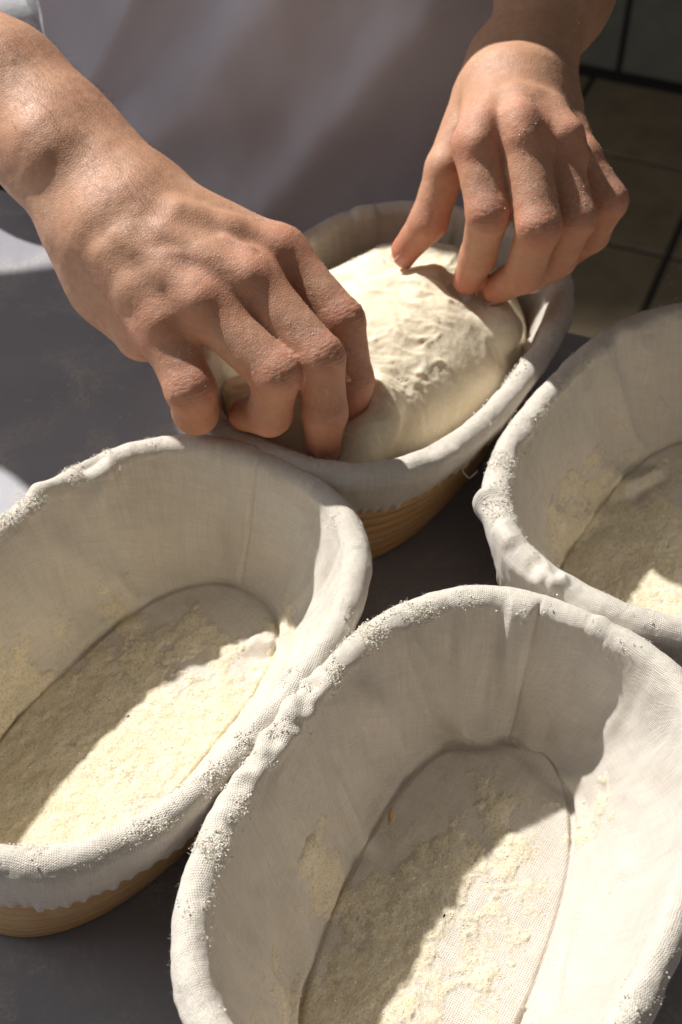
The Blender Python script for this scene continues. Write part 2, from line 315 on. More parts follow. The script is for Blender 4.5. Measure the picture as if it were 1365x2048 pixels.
def liner_shape(bi, NP, tt):
    B = BK[bi]; PH, TT, P = liner_grid(bi, NP, tt); Nn = grid_normals(P)
    Q = P+np.array([bi*3.1, bi*1.7, 0]); dsp = np.zeros(TT.shape)
    wall = sstep(1.02, 1.2, TT)*(1-sstep(1.9, 2.15, TT)); rim = sstep(1.85, 2.1, TT)*(1-sstep(2.9, 3.2, TT)); skirt = sstep(2.85, 3.1, TT)
    dsp += wall*(.0020*fbm(Q*np.array([1, 1, .45]), 38, 3, bi))
    dsp += (1-sstep(.9, 1.05, TT))*(.0007*fbm(Q, 45, 3, bi+9))
    # crumpled rim with local gathers
    cr = sstep(-.1, .5, noise(np.stack([np.cos(PH), np.sin(PH), PH*0+bi], -1), 2.1, 4+bi))
    ring = np.stack([np.cos(PH)*9, np.sin(PH)*9, TT*.45], -1)
    dsp += rim*(.0005*fbm(Q, 90, 3, bi+2)+cr*.0009*noise(ring, 1.0, bi+1)+cr*.0006*noise(ring, 2.6, bi+8))
    if bi == 3:
        dl, _ = seg_d(to_loc(B, P*0+0) if False else P[..., :2], px_loc(B, 640, 1360, .085), px_loc(B, 560, 1500, .085))
        dsp += np.exp(-(dl/.012)**2)*rim*(.0030*noise(Q, 150, 3)+.0012)
        dl, _ = seg_d(P[..., :2], px_loc(B, 500, 1560, .085), px_loc(B, 480, 1640, .085))
        dsp += np.exp(-(dl/.012)**2)*rim*.0022*noise(Q, 140, 5)
    if bi == 2:                          # a pointed tuck pinched out of the rim
        dl = np.linalg.norm(P[..., :2]-px_loc(B, 968, 1003, .078), axis=-1); dsp += .0036*np.exp(-(dl/.0042)**2)*sstep(2.3, 2.7, TT)*(1-sstep(3.2, 3.6, TT))
    # gathered hem
    gath = np.stack([np.cos(PH)*16, np.sin(PH)*16, TT*.15], -1)
    dsp += skirt*(.0010*fbm(Q*np.array([1, 1, .6]), 55, 3, bi+6)+.0016*sstep(3.3, 4, TT)*noise(gath, 1.0, bi)+.0012)
    hem = sstep(3.72, 3.95, TT)
    ph = PH*112+6.0*noise(np.stack([np.cos(PH)*3, np.sin(PH)*3, PH*0], -1), 1, bi)
    hem = hem*(.65+.45*sstep(-.4, .5, noise(np.stack([np.cos(PH)*7, np.sin(PH)*7, PH*0+9], -1), 1, bi)))
    dsp += hem*.0009*np.sin(ph)
    XY = P[..., :2]
    for a, b, hh, ww in FOLDS[bi]:
        ww = ww*.72
        A, Bq = px_loc(B, *a), px_loc(B, *b); d, t = seg_d(XY, A, Bq)
        taper = sstep(0, .3, np.minimum(t, 1-t))
        side = sstep(-.3, .3, ((XY[..., 0]-A[0])*(Bq-A)[1]-(XY[..., 1]-A[1])*(Bq-A)[0])/np.linalg.norm(Bq-A)/ww)
        zm = (a[2]+b[2])/2
        prof = np.exp(-(d/ww)**2)-.55*np.exp(-((d-1.5*ww)/ww)**2)*side
        msk = (1-skirt) if zm < .08 else (sstep(1.9, 2.2, TT))
        dsp += hh*2.0*prof*taper*msk*np.exp(-(np.maximum(0, np.abs(P[..., 2]-zm)-.03)/.01)**2)
    # end seam: one lap of double cloth with a stitched groove
    A, Bq = px_loc(B, *SEAMS[bi][0]), px_loc(B, *SEAMS[bi][1]); d, t = seg_d(XY, A, Bq)
    side = (XY[..., 0]-A[0])*(Bq-A)[1]-(XY[..., 1]-A[1])*(Bq-A)[0]; sd_ = side/np.linalg.norm(Bq-A)
    inside = sstep(.99, 1.03, TT)*(1-sstep(2.3, 2.6, TT))
    dsp += inside*(.0009*sstep(-.0006, .0004, sd_)*(1-sstep(.004, .016, sd_))*(d < .017)-.0011*np.exp(-(sd_/.0009)**2)*(d < .004))
    # floor seam crease
    dep = .35+.65*sstep(-.2, .5, noise(np.stack([np.cos(PH)*2, np.sin(PH)*2, PH*0+bi*5], -1), 1.2, 3))
    dsp += -.0030*dep*np.exp(-((TT-1.0)/.022)**2)+.0014*dep*np.exp(-((TT-1.065)/.035)**2)
    # push towards the inside of the bowl: normals face the bowl / outside
    P = P+Nn*dsp[..., None]
    P[..., 2] += hem*.0009*np.sin(ph+1.0)+skirt*sstep(3.3, 4, TT)*.0035*noise(np.stack([np.cos(PH)*2, np.sin(PH)*2, PH*0+bi], -1), 1.3, 7)
    P[..., 2] = np.where(TT < 1.6, np.maximum(P[..., 2], .0048), P[..., 2])
    sa, sb = shell(P[..., 2]); g = (np.abs(P[..., 0]/(sa-.0042))**2.5+np.abs(P[..., 1]/(sb-.0042))**2.5)**.4
    lim = np.where(TT < 1.97, 1/np.maximum(g, 1), 1); P[..., :2] *= lim[..., None]
    return PH, TT, P
def ring_faces(NP, NT_, close_center=False):
    i = np.arange(NP)[:, None]; j = np.arange(NT_-1)[None]; i2 = (i+1) % NP
    return np.stack([i*NT_+j, i*NT_+j+1, i2*NT_+j+1, i2*NT_+j], -1).reshape(-1, 4)
def grains(C, Nrm, R, flat=.75):       # little crumbs: jittered octahedra joined into one mesh
    base = np.array([(1, 0, 0), (-1, 0, 0), (0, 1, 0), (0, -1, 0), (0, 0, 1), (0, 0, -1)], float)
    fc = np.array([(0, 2, 4), (2, 1, 4), (1, 3, 4), (3, 0, 4), (2, 0, 5), (1, 2, 5), (3, 1, 5), (0, 3, 5)])
    R = np.minimum(R, .0006); n = len(C); th = RNG.uniform(0, 6.28, n); c, s = np.cos(th), np.sin(th)
    v = base[None]*R[:, None, None]*RNG.uniform(.65, 1.25, (n, 6, 1))*np.array([1, 1, flat])
    v = np.stack([v[..., 0]*c[:, None]-v[..., 1]*s[:, None], v[..., 0]*s[:, None]+v[..., 1]*c[:, None], v[..., 2]], -1)
    v = v+RNG.normal(0, .12, v.shape)*R[:, None, None]
    V = (v+(C+Nrm*R[:, None]*.25)[:, None]).reshape(-1, 3)
    F = (fc[None]+np.arange(n)[:, None, None]*6).reshape(-1, 3)
    return V, F
# flour: (u, v, radius m, amount) patches on the floor cloth, as seen on the cloth
PATCH = {
 3: [((900, 1715), .017, 1.0), ((800, 1830), .020, 1.0), ((760, 1960), .022, 1.0), ((1000, 1600), .010, .75), ((650, 1775), .012, .9), ((840, 1760), .012, .8), ((1020, 1680), .012, .6), ((1000, 1840), .025, .40), ((920, 1960), .03, .40), ((1170, 1640), .012, .5), ((700, 2040), .03, .8), ((600, 1700), .010, .5), ((960, 1540), .02, .22)],
 0: [((250, 1450), .045, .9), ((120, 1560), .05, 1.0), ((400, 1440), .030, .9), ((30, 1640), .05, 1.), ((380, 1265), .015, .75), ((250, 1240), .012, .6), ((300, 1330), .022, .75), ((440, 1290), .012, .75), ((500, 1420), .022, .9), ((560, 1360), .022, .8), ((560, 1250), .010, .6), ((100, 1420), .03, .8), ((30, 1060), .02, .35), ((180, 1000), .014, .4), ((420, 1560), .03, .7), ((150, 1660), .03, .8)],
 2: [((1180, 1090), .025, 1.0), ((1290, 1060), .035, .9), ((1340, 1150), .045, 1.0), ((1280, 1160), .03, .9), ((1230, 1000), .025, .6), ((1130, 1040), .02, .6), ((1330, 960), .03, .4), ((1150, 900), .02, .3)], 1: []}
LAB_B = {0: 'oval pale wood proofing basket with flour heaped thickly across its floor, skirt hem showing',
         1: 'oval pale wood proofing basket holding the bread dough',
         2: 'oval proofing basket of floured linen with folded creases bunched on its outer end',
         3: 'oval proofing basket with only scattered flour clumps, woven linen grain clearly visible'}
LAB_L = {0: 'white linen liner with gathered scalloped hem, thick flour heaped inside it',
         1: 'white linen liner around the bread dough with a loose thread at its hem',
         2: 'white linen liner with bunched creases and a pointed tuck on its outer rim',
         3: 'white linen liner with crumpled rim and a straw husk stuck by its floor seam'}
LAB_F = {0: 'cream flour heaped over the basket floor and rim', 2: 'cream flour piled along the lower wall of the creased liner', 3: 'cream flour in scattered clumps on the coarse woven liner', 1: 'fine flour crumbs on the rim of the dough basket'}
TT = np.concatenate([np.linspace(.02, .93, 34), np.linspace(.94, 1.10, 18), np.linspace(1.115, 1.98, 62), np.linspace(2.0, 3.0, 26), np.linspace(3.03, 3.7, 18), np.linspace(3.73, 4.0, 10)])
NP = 900
LIN = {}
def coil_ring(a, b, n, z, r, ns=10, NPc=120):
    ph = np.linspace(0, 2*math.pi, NPc, endpoint=False); V = []; UV = []
    for p in ph:
        x, y = sup(np.array(p), a, b, n); gx = math.cos(p)/a; gy = math.sin(p)/b; L = math.hypot(gx, gy); gx /= L; gy /= L
        for k in range(ns):
            w = 2*math.pi*k/ns; V.append((x+gx*r*.72*math.cos(w), y+gy*r*.72*math.cos(w), z+r*1.05*math.sin(w)))
    V = np.array(V); i = np.arange(NPc)[:, None]; k = np.arange(ns)[None]; i2 = (i+1) % NPc; k2 = (k+1) % ns
    F = np.stack([i*ns+k, i2*ns+k, i2*ns+k2, i*ns+k2], -1).reshape(-1, 4)
    # uv: arc length, height round the coil
    u0 = np.broadcast_to(i*.6/NPc, (NPc, ns)); v0 = np.broadcast_to(z+k*.003, (NPc, ns))
    UV = np.stack([np.stack([u0, v0], -1), np.stack([u0+.6/NPc, v0], -1), np.stack([u0+.6/NPc, v0+.003], -1), np.stack([u0, v0+.003], -1)], 2).reshape(-1, 2)
    return V, F, UV
coil_data = []
NC = 11
for k in range(NC):
    q = (k+.5)/NC; z = .0036+.0735*q-.0001
    a, b = shell(z)
    coil_data.append(coil_ring(a, b, 2.5, z, .0036))
base_ph = np.linspace(0, 2*math.pi, 96, endpoint=False)
coil_me = None
for bi, B in enumerate(BK):
    root = empty('proofing_basket', (B['p'][0], B['p'][1], 0), B['r']); tag(root, LAB_B[bi], 'basket', 'oval proofing baskets on the worktop')
    if coil_me is None:
        coil_me = []
        for V, F, UV in coil_data:
            o = mesh_obj('coil', V, F, M['wood'], root, uv=UV); coil_me.append(o.data)
        x, y = sup(base_ph, .1095, .0550, 2.5); nb = len(base_ph)
        Vb = [(px_, py_, .0004) for px_, py_ in zip(x, y)]+[(px_, py_, .0036) for px_, py_ in zip(x, y)]
        Fb = [tuple(reversed(range(nb))), tuple(range(nb, 2*nb))]+[(i, (i+1) % nb, nb+(i+1) % nb, nb+i) for i in range(nb)]
        base_me = mesh_obj('base', Vb, Fb, M['wood'], root, smooth=False).data
    else:
        for me in coil_me:
            o = bpy.data.objects.new('coil', me); COL.objects.link(o); o.parent = root
        o = bpy.data.objects.new('base', base_me); COL.objects.link(o); o.parent = root
    # liner
    PH, TG, P = liner_shape(bi, NP, TT); nt = len(TT); LIN[bi] = (PH, TG, P)
    F = ring_faces(NP, nt)
    arcU = PH*.105; lenV = np.where(TG < 1, 0, np.cumsum(np.concatenate([np.zeros((NP, 1)), np.linalg.norm(np.diff(P, axis=1), axis=-1)], 1), 1))
    UVv = np.stack([arcU, lenV], -1); UVf = P[..., :2]
    isf = (TT[:-1] < .999)
    uvf = np.where(np.broadcast_to(isf[None, :, None, None], (NP, nt-1, 1, 1)), 1, 0)
    i = np.arange(NP)[:, None]; j = np.arange(nt-1)[None]; i2 = (i+1) % NP
    def corner(U): return np.stack([U[i, j], U[i, j+1], U[i2, j+1], U[i2, j]], 2)
    cw = corner(UVv); cw[-1, :, 3, 0] += 2*math.pi*.105; cw[-1, :, 2, 0] += 2*math.pi*.105
    uv = np.where(uvf, corner(UVf), cw).reshape(-1, 2)
    dust = np.zeros(P.shape[:2])
    for (uvp, rad, am) in PATCH[bi]:
        c = px_loc(B, uvp[0], uvp[1], .012); dust = np.maximum(dust, am*np.exp(-(np.linalg.norm(P[..., :2]-c, axis=-1)/(rad*1.35))**2))
    dust = np.maximum(dust, .5*sstep(2.1, 2.4, TG)*(1-sstep(2.6, 2.9, TG)))
    Lr = empty('basket_liner', (B['p'][0], B['p'][1], 0), B['r']); tag(Lr, LAB_L[bi], 'cloth liner', 'linen liners in the baskets')
    lo = mesh_obj('linen', P.reshape(-1, 3), F, M['cloth'], Lr, uv=uv, attrs={'dust': dust.ravel()})
    sm = lo.modifiers.new('thickness', 'SOLIDIFY'); sm.thickness = .0007; sm.offset = -1
    if bi == 1:
        c = [px_loc(B, *q) for q in ((885, 925, .075), (905, 935, .068), (922, 948, .058), (925, 962, .05), (938, 966, .047), (955, 950, .05))]
        zz = [.0845, .079, .066, .056, .050, .053]
        pts = np.array([(a[0], a[1], z) for a, z in zip(c, zz)]); n = 40; tq = np.linspace(0, 5, n)
        pts = np.stack([np.interp(tq, range(6), pts[:, k]) for k in range(3)], 1); pts[2:-2] = (pts[:-4]+pts[1:-3]+pts[2:-2]+pts[3:-1]+pts[4:])/5
        mesh_obj('loose_thread', *tube(pts, .0005, 6), M['cloth'], Lr)
    # stray fibres standing off the rim cloth
    Nf = grid_normals(P).reshape(-1, 3); cnd = np.where(((TG > 1.9) & (TG < 3.3)).ravel())[0]; hv = []; hf = []
    for k in RNG.choice(cnd, 1500):
        p = P.reshape(-1, 3)[k]; n = Nf[k]; L = RNG.uniform(.0006, .0026); d = RNG.normal(0, 1, 3); d -= n*(d@n); d /= np.linalg.norm(d)+1e-9
        w = np.cross(d, n)*.000035; b_ = len(hv); m = p+n*L*.5+d*L*.35; e = p+n*L*RNG.uniform(.4, .9)+d*L*.9
        hv += [p-w, p+w, m+w, m-w, e]; hf += [(b_, b_+1, b_+2, b_+3), (b_+3, b_+2, b_+4)]
    tag(mesh_obj('stray_fibres', hv, hf, M['cloth'], Lr), kind='stuff')
    # flour layer + crumbs, one piece of stuff per basket
    parts = []
    if PATCH[bi]:
        ft = np.concatenate([np.linspace(.01, 1.0, 120), np.linspace(1.008, 1.62, 75)])
        _, FT, FP = liner_shape(bi, 820, ft); Nn = grid_normals(FP)
        amt = np.zeros(FT.shape)-.7
        for (uvp, rad, am) in PATCH[bi]:
            c = px_loc(B, uvp[0], uvp[1], .012); amt = np.maximum(amt, am*1.7*np.exp(-(np.linalg.norm(FP[..., :2]-c, axis=-1)/(rad*1.05))**2)-.7)
        X = FP*np.array([1, 1, 1.])+bi
        hh = amt*1.1+.60*fbm(X, 75, 3, 20)+.30*fbm(X, 230, 2, 31, .6)+.24-3*sstep(1.45, 1.6, FT)
        lump = .0009*np.clip(hh, 0, 1.3)+(.0007*(1-np.abs(noise(X, 150, 41)))*np.clip(noise(X, 60, 42)+.3, 0, 1)+.00025*noise(X, 300, 44))*sstep(0, .45, hh)
        Pz = FP+Nn*np.where(hh > 0, .00003+lump*sstep(0, .4, hh), -.0002)[..., None]
        Pz[..., 2] = np.maximum(Pz[..., 2], .0042)
        F = ring_faces(820, len(ft)); keep = (hh.ravel()[F] > 0).any(1); F = F[keep]
        us = np.unique(F); mp = np.zeros(FT.size, int); mp[us] = np.arange(len(us))
        Vf = Pz.reshape(-1, 3)[us]; Ff = mp[F]; Ff = np.concatenate([Ff[:, [0, 1, 2]], Ff[:, [0, 2, 3]]])
        parts.append((Vf, Ff)); thick = hh.ravel()[us]
        # crumbs over the patches
        pr = np.clip(hh+.18, 0, 1).ravel()**1.3
        wgt = pr*np.broadcast_to(np.linalg.norm(np.roll(FP, -1, 0)-FP, axis=-1), FT.shape).ravel(); wgt /= wgt.sum()
        k = RNG.choice(FT.size, 26000, p=wgt); C = Pz.reshape(-1, 3)[k]; Nk = Nn.reshape(-1, 3)[k]
        parts.append(grains(C, Nk, np.exp(RNG.normal(math.log(.00012), .55, len(k)))))
    Nl = grid_normals(P); ang = np.arctan2(P[..., 1], P[..., 0])
    den = np.clip(noise(P+bi*2, 70, 12)+.5*noise(P, 300, 3)+.05, 0, 1)**1.6*sstep(1.88, 2.12, TG)*(1-sstep(2.75, 3.02, TG))
    def near(pts, w):
        r = np.full(TG.shape, 9.)
        for q0, q1 in zip(pts[:-1], pts[1:]): r = np.minimum(r, seg_d(P[..., :2], px_loc(B, *q0, .083), px_loc(B, *q1, .083))[0])
        return np.exp(-(r/w)**2)
    if bi == 3: den *= .12+1.6*near([(830, 1245), (700, 1320), (590, 1450), (520, 1560), (440, 1680), (380, 1850)], .013)
    if bi == 0: den *= .10+1.3*near([(0, 1020), (110, 950), (220, 915)], .012)+1.3*near([(715, 1210), (640, 1330), (520, 1460), (330, 1620), (120, 1730), (0, 1760)], .012)
    if bi == 2: den *= .12+1.4*near([(1160, 720), (1080, 830), (1020, 930), (1000, 1010)], .012)
    if bi == 1: den *= .06+.3*near([(1100, 660), (1000, 810), (900, 900)], .010)
    wgt = (den*np.linalg.norm(np.roll(P, -1, 0)-P, axis=-1)).ravel(); wgt /= wgt.sum()
    k = RNG.choice(TG.size, (11000, 2500, 8000, 12000)[bi], p=wgt)
    C = P.reshape(-1, 3)[k]+RNG.normal(0, .0006, (len(k), 3)); parts.append(grains(C, Nl.reshape(-1, 3)[k], np.exp(RNG.normal(math.log(.00016), .6, len(k)))))
    Vs = []; Fs = []; o_ = 0; nlay = len(parts[0][1]) if PATCH[bi] else 0
    for v, f in parts: Vs.append(v); Fs.append(f+o_); o_ += len(v)
    fo = mesh_obj('flour', np.concatenate(Vs), np.concatenate(Fs), M['flour'], attrs={'thick': np.concatenate([thick, np.ones(o_-len(thick))]) if PATCH[bi] else np.ones(o_)}); fo.location = root.location; fo.rotation_euler = root.rotation_euler
    fo.data.materials.append(M['crumb']); fo.data.polygons.foreach_set('material_index', (np.arange(len(fo.data.polygons)) >= nlay).astype(np.int32))
    tag(fo, LAB_F[bi], 'flour', kind='stuff')
    if bi == 3:
        hp = [px_loc(B, 783, 1618, .013), px_loc(B, 780, 1650, .012)]
        pts = np.array([(hp[0]*(1-q)+hp[1]*q).tolist()+[.0135-.002*q+.0008*math.sin(3*q)] for q in np.linspace(0, 1, 8)])
        hu = mesh_obj('straw_husk', *tube(pts, [.0004, .0009, .0012, .0013, .0012, .001, .0007, .0003], 8), M['husk']); hu.location = root.location; hu.rotation_euler = root.rotation_euler
        tag(hu, 'tiny golden straw husk stuck by the floor seam of a linen liner', 'husk')

# ------------------------------------------------------------------ implicit surfaces: dough, arms
def smin(a, b, k):
    h = np.clip(.5+.5*(b-a)/k, 0, 1); return b+(a-b)*h-k*h*(1-h)
def cap(P, a, b, ra, rb):
    a = np.asarray(a, np.float32); d = np.asarray(b, np.float32)-a; q = P-a; t = np.clip((q@d)/max(float(d@d), 1e-12), 0, 1)
    return np.linalg.norm(q-t[..., None]*d, axis=-1)-(ra+(rb-ra)*t)
def polish(fn, lo, hi, h):
    lo = np.asarray(lo, np.float32); n = np.ceil((np.asarray(hi)-lo)/h/6).astype(int)*6
    cc = [lo[k]+(np.arange(n[k]//6)*6+3)*h for k in range(3)]
    CX = np.stack(np.meshgrid(*cc, indexing='ij'), -1).astype(np.float32); dc = fn(CX.reshape(-1, 3)).reshape(CX.shape[:3])
    act = np.abs(dc) < 6*h*1.35
    D = np.repeat(np.repeat(np.repeat(dc, 6, 0), 6, 1), 6, 2).astype(np.float32)
    AM = np.repeat(np.repeat(np.repeat(act, 6, 0), 6, 1), 6, 2)
    I = np.argwhere(AM); pts = (I*h+lo).astype(np.float32)
    val = np.concatenate([fn(pts[k:k+400000]) for k in range(0, len(pts), 400000)]); D[AM] = val
    s = D < 0; cs = np.zeros(tuple(np.array(D.shape)-1), np.int8)
    sl = lambda a, o: a[o[0]:a.shape[0]-1+o[0], o[1]:a.shape[1]-1+o[1], o[2]:a.shape[2]-1+o[2]]
    offs = [(i, j, k) for i in (0, 1) for j in (0, 1) for k in (0, 1)]
    for o in offs: cs += sl(s, o)
    A = np.argwhere((cs > 0) & (cs < 8)); idx = np.full(cs.shape, -1, np.int32); idx[A[:, 0], A[:, 1], A[:, 2]] = np.arange(len(A))
    cv = np.stack([D[A[:, 0]+o[0], A[:, 1]+o[1], A[:, 2]+o[2]] for o in offs], 1); of = np.array(offs, float)
    acc = np.zeros((len(A), 3)); cnt = np.zeros(len(A))
    for p in range(8):
        for q in range(p+1, 8):
            if np.abs(of[p]-of[q]).sum() != 1: continue
            m = (cv[:, p] < 0) != (cv[:, q] < 0); t = cv[:, p]/(cv[:, p]-cv[:, q]+1e-20)
            acc += np.where(m[:, None], of[p]+(of[q]-of[p])*t[:, None], 0); cnt += m
    V = (A+acc/cnt[:, None])*h+lo
    F = []
    for ax in range(3):
        b, c = (ax+1) % 3, (ax+2) % 3
        s0 = np.take(s, range(0, s.shape[ax]-1), ax); s1 = np.take(s, range(1, s.shape[ax]), ax)
        E = np.argwhere(s0 != s1); E = E[(E[:, b] > 0) & (E[:, c] > 0) & (E[:, b] < cs.shape[b]) & (E[:, c] < cs.shape[c])]
        fl_ = s0[E[:, 0], E[:, 1], E[:, 2]]; q = []
        for db, dc_ in ((-1, -1), (0, -1), (0, 0), (-1, 0)):
            e = E.copy(); e[:, b] += db; e[:, c] += dc_; q.append(idx[e[:, 0], e[:, 1], e[:, 2]])
        q = np.stack(q, 1); q[~fl_] = q[~fl_][:, ::-1]; F.append(q)
    F = np.concatenate(F); F = F[(F >= 0).all(1)]
    return V, F
def vnormals(V, F):
    n = np.cross(V[F[:, 2]]-V[F[:, 0]], V[F[:, 3]]-V[F[:, 1]]); N = np.zeros_like(V)
    for k in range(4): np.add.at(N, F[:, k], n)
    return N/(np.linalg.norm(N, axis=1)[:, None]+1e-12)
def relax(V, F, it=2, w=.5):
    for _ in range(it):
        A = np.zeros_like(V); c = np.zeros(len(V))
        for k in range(4):
            np.add.at(A, F[:, k], V[F[:, (k+1) % 4]]+V[F[:, (k+3) % 4]]); np.add.at(c, F[:, k], 2)
        V = V*(1-w)+w*A/np.maximum(c, 1)[:, None]
    return V

# ---- bread dough in the far basket
B1 = BK[1]
TIPS = [at(936, 565, .097), at(995, 580, .095), at(812, 505, .100), at(650, 890, .080), at(702, 822, .083)]
def dough_sdf(P):
    q = to_loc(B1, P); x, y, z = q[:, 0]-.010, q[:, 1]-.001, P[:, 2]-.056
    def ell(x, y, z, a, b, c):
        k = np.sqrt((x/a)**2+(y/b)**2+(z/c)**2); g = np.sqrt((x/a**2)**2+(y/b**2)**2+(z/c**2)**2); return k*(k-1)/(g+1e-9)
    d = ell(x, y, z, .090, .064, .0405)
    # smooth swollen skin along the right flank
    d = smin(d, ell(x-.012, y+.020, z+.012, .076, .046, .036), .008)
    d = smin(d, cap(P, at(745, 850, .078), at(700, 905, .068), .013, .012), .010)
    d = smin(d, cap(P, at(600, 880, .062), at(680, 905, .062), .020, .020), .014)
    d = smin(d, cap(P, at(480, 800, .055), at(560, 860, .058), .012, .020), .012)
    d = smin(d, cap(P, at(760, 800, .080), at(735, 870, .070), .010, .010), .006)
    d = smin(d, cap(P, at(985, 590, .088), at(1010, 660, .080), .008, .009), .011)
    for tip in TIPS:                     # dents under the pressing fingertips, with a swollen lip round them
        r = np.linalg.norm(P-tip, axis=1); d = d+.0055*np.exp(-(r/.011)**2)-.0009*np.exp(-((r-.020)/.007)**2)
    return np.maximum(d, .012-P[:, 2])
V, F = polish(dough_sdf, (-.09, .41, .005), (.13, .68, .125), .0011)
V = relax(V, F, 1); Nn = vnormals(V, F)
q = to_loc(B1, V); rough = sstep(.035, .085, V[:, 2])*(1-.55*sstep(-.030, -.050, q[:, 1]))*(1-.25*sstep(-.06, -.09, q[:, 0]))
wq = np.stack([q[:, 0], q[:, 1], V[:, 2]], -1); warp = np.stack([fbm(wq, 28, 3, 3), fbm(wq, 28, 3, 7), fbm(wq, 28, 3, 9)], -1)*.012
ww = wq+warp
rid = 1-np.abs(noise(ww*np.array([1.6, .5, .8]), 95, 5)); rid2 = 1-np.abs(noise(ww*np.array([1.5, .55, .9]), 210, 8))
reg = sstep(-.25, .35, noise(wq, 30, 15))
V = V+Nn*(rough*(.0013*(rid**3-.35)*(.45+.55*reg)+.0006*(rid2**2-.4)*(.5+.5*reg)+.0016*fbm(wq, 40, 2, 2)+.0013*(1-np.abs(noise(ww*np.array([1.5, .6, .8]), 42, 12)))**5+.0002*noise(wq, 420, 3)))[:, None]
dg = mesh_obj('bread_dough', V, F, M['dough']); tag(dg, 'pale wrinkled raw bread dough being tucked into the far basket by both hands', 'dough')

# ---- the baker: arms and hands (skin), shirt, apron
KN = []; RED = []
def arm(fingers, thumb, palm, pk=.012, extra=(), fk=.009):
    chains = []
    for f in list(fingers)+[thumb]:
        chains.append([(np.asarray(p), r) for p, r in f])
    def sdf(P):
        d = None
        for a, b, ra, rb in palm:
            c = cap(P, a, b, ra, rb); d = c if d is None else smin(d, c, pk)
        out = None
        for ch in chains:
            f = None
            for (a, ra), (b, rb) in zip(ch[:-1], ch[1:]):
                c = cap(P, a, b, ra, rb); f = c if f is None else smin(f, c, .0035)
            g = smin(d, f, fk); out = g if out is None else smin(out, g, .0012)
        for a, b, ra, rb, k in extra: out = smin(out, cap(P, a, b, ra, rb), k)
        return out
    return sdf
def A3(l): return [at(*p) for p in l]
def finger(pts, r):
    P = A3(pts); ch = list(zip(P, r))
    # knuckles, dorsal side = outside of the bend; a small bony cap on the middle joint
    for k in (0, 1, 2):
        pv = P[k]-P[k-1] if k else P[1]-P[0]; nx = P[k+1]-P[k]; pv = pv/np.linalg.norm(pv); nx = nx/np.linalg.norm(nx)
        out = pv-nx; out = out/(np.linalg.norm(out)+1e-9) if k else np.array([0, -.3, 1.])
        ax = pv+nx; KN.append((P[k], ax/np.linalg.norm(ax), out, r[k], (.22, .9, .45)[k]))
    RED.append((P[3], r[3]*1.6))
    return ch
# image-left arm (the baker's right): palm down, fingers reaching over the near end of the basket
R_ = [finger([(560, 507, .146), (683, 642, .126), (707, 762, .101), (700, 815, .086)], (.0128, .0110, .0098, .0086)),
      finger([(500, 560, .150), (640, 717, .128), (650, 825, .103), (647, 882, .084)], (.0128, .0114, .0103, .0090)),
      finger([(405, 607, .146), (553, 750, .126), (540, 828, .104), (492, 830, .090)], (.0126, .0113, .0102, .0085)),
      finger([(325, 652, .134), (382, 778, .116), (392, 822, .100), (405, 800, .084)], (.0122, .0117, .0108, .0086))]
RT = finger([(345, 450, .142), (500, 610, .112), (592, 690, .100), (655, 735, .090)], (.017, .012, .0105, .009)); KN = KN[:-3]
wr = at(205, 385, .166)
elbow = np.array([-.405, .785, .25]); shoulder = np.array([-.385, 1.0, .52])
f1 = at(0, 172, .188); f2 = at(105, 275, .176)
fm = f1+(elbow-f1)*.45
Pm = A3([(310, 400, .164), (270, 425, .166), (232, 452, .162), (200, 485, .154)])
palm = [(elbow, fm, .040, .040), (fm, f1, .040, .0280), (f1, f2, .0280, .0255), (f2, wr, .0250, .0215),
        (at(40, 160, .186), at(262, 368, .164), .0185, .0192), (at(45, 285, .172), at(170, 430, .157), .0185, .0185)]
for k in range(4): palm.append((Pm[k], R_[k][0][0]+np.array([0, 0, -.0015]), .0150, .0126))
palm += [(at(225, 560, .128), at(290, 660, .116), .019, .0150), (at(175, 470, .145), at(225, 560, .128), .019, .019), (at(380, 560, .122), at(470, 560, .122), .017, .016),
         (at(330, 420, .150), at(480, 520, .128), .017, .013), (at(300, 480, .140), at(420, 540, .130), .020, .018)]
def on_skin(fn, u, v, sink=0.):          # where the line of sight of a photo point meets the bare arm
    o = np.array([0, 0, CAM_H]); d = at(u, v, .05)-o; d /= np.linalg.norm(d); t = .2
    for _ in range(80):
        q = float(fn((o+d*t)[None].astype(np.float32))[0]); t += q*.8
        if q < 1e-5: break
    return o+d*(t+sink)
def ridge(fn, pts, r, k, sink):
    A = [on_skin(fn, u, v, sink) for u, v in pts]
    return [(p, q, r, r, k) for p, q in zip(A[:-1], A[1:])]
base = arm(R_, RT, palm, .015)
ex = [(on_skin(base, 98, 298, .0085), on_skin(base, 84, 284, .0085), .0115, .0115, .014)]
for pts in (((330, 470), (420, 520), (495, 552)), ((360, 425), (460, 460), (552, 498)), ((260, 480), (330, 545), (395, 598)), ((215, 510), (270, 580), (320, 640))): ex += ridge(base, pts, .0034, .010, .0040)
for pts in (((235, 470), (270, 500), (310, 515), (345, 545), (385, 570)), ((310, 515), (360, 512), (420, 522), (450, 540)), ((450, 480), (500, 500))): ex += ridge(base, pts, .0014, .004, .0012)
sdfR = arm(R_, RT, palm, .015, ex)
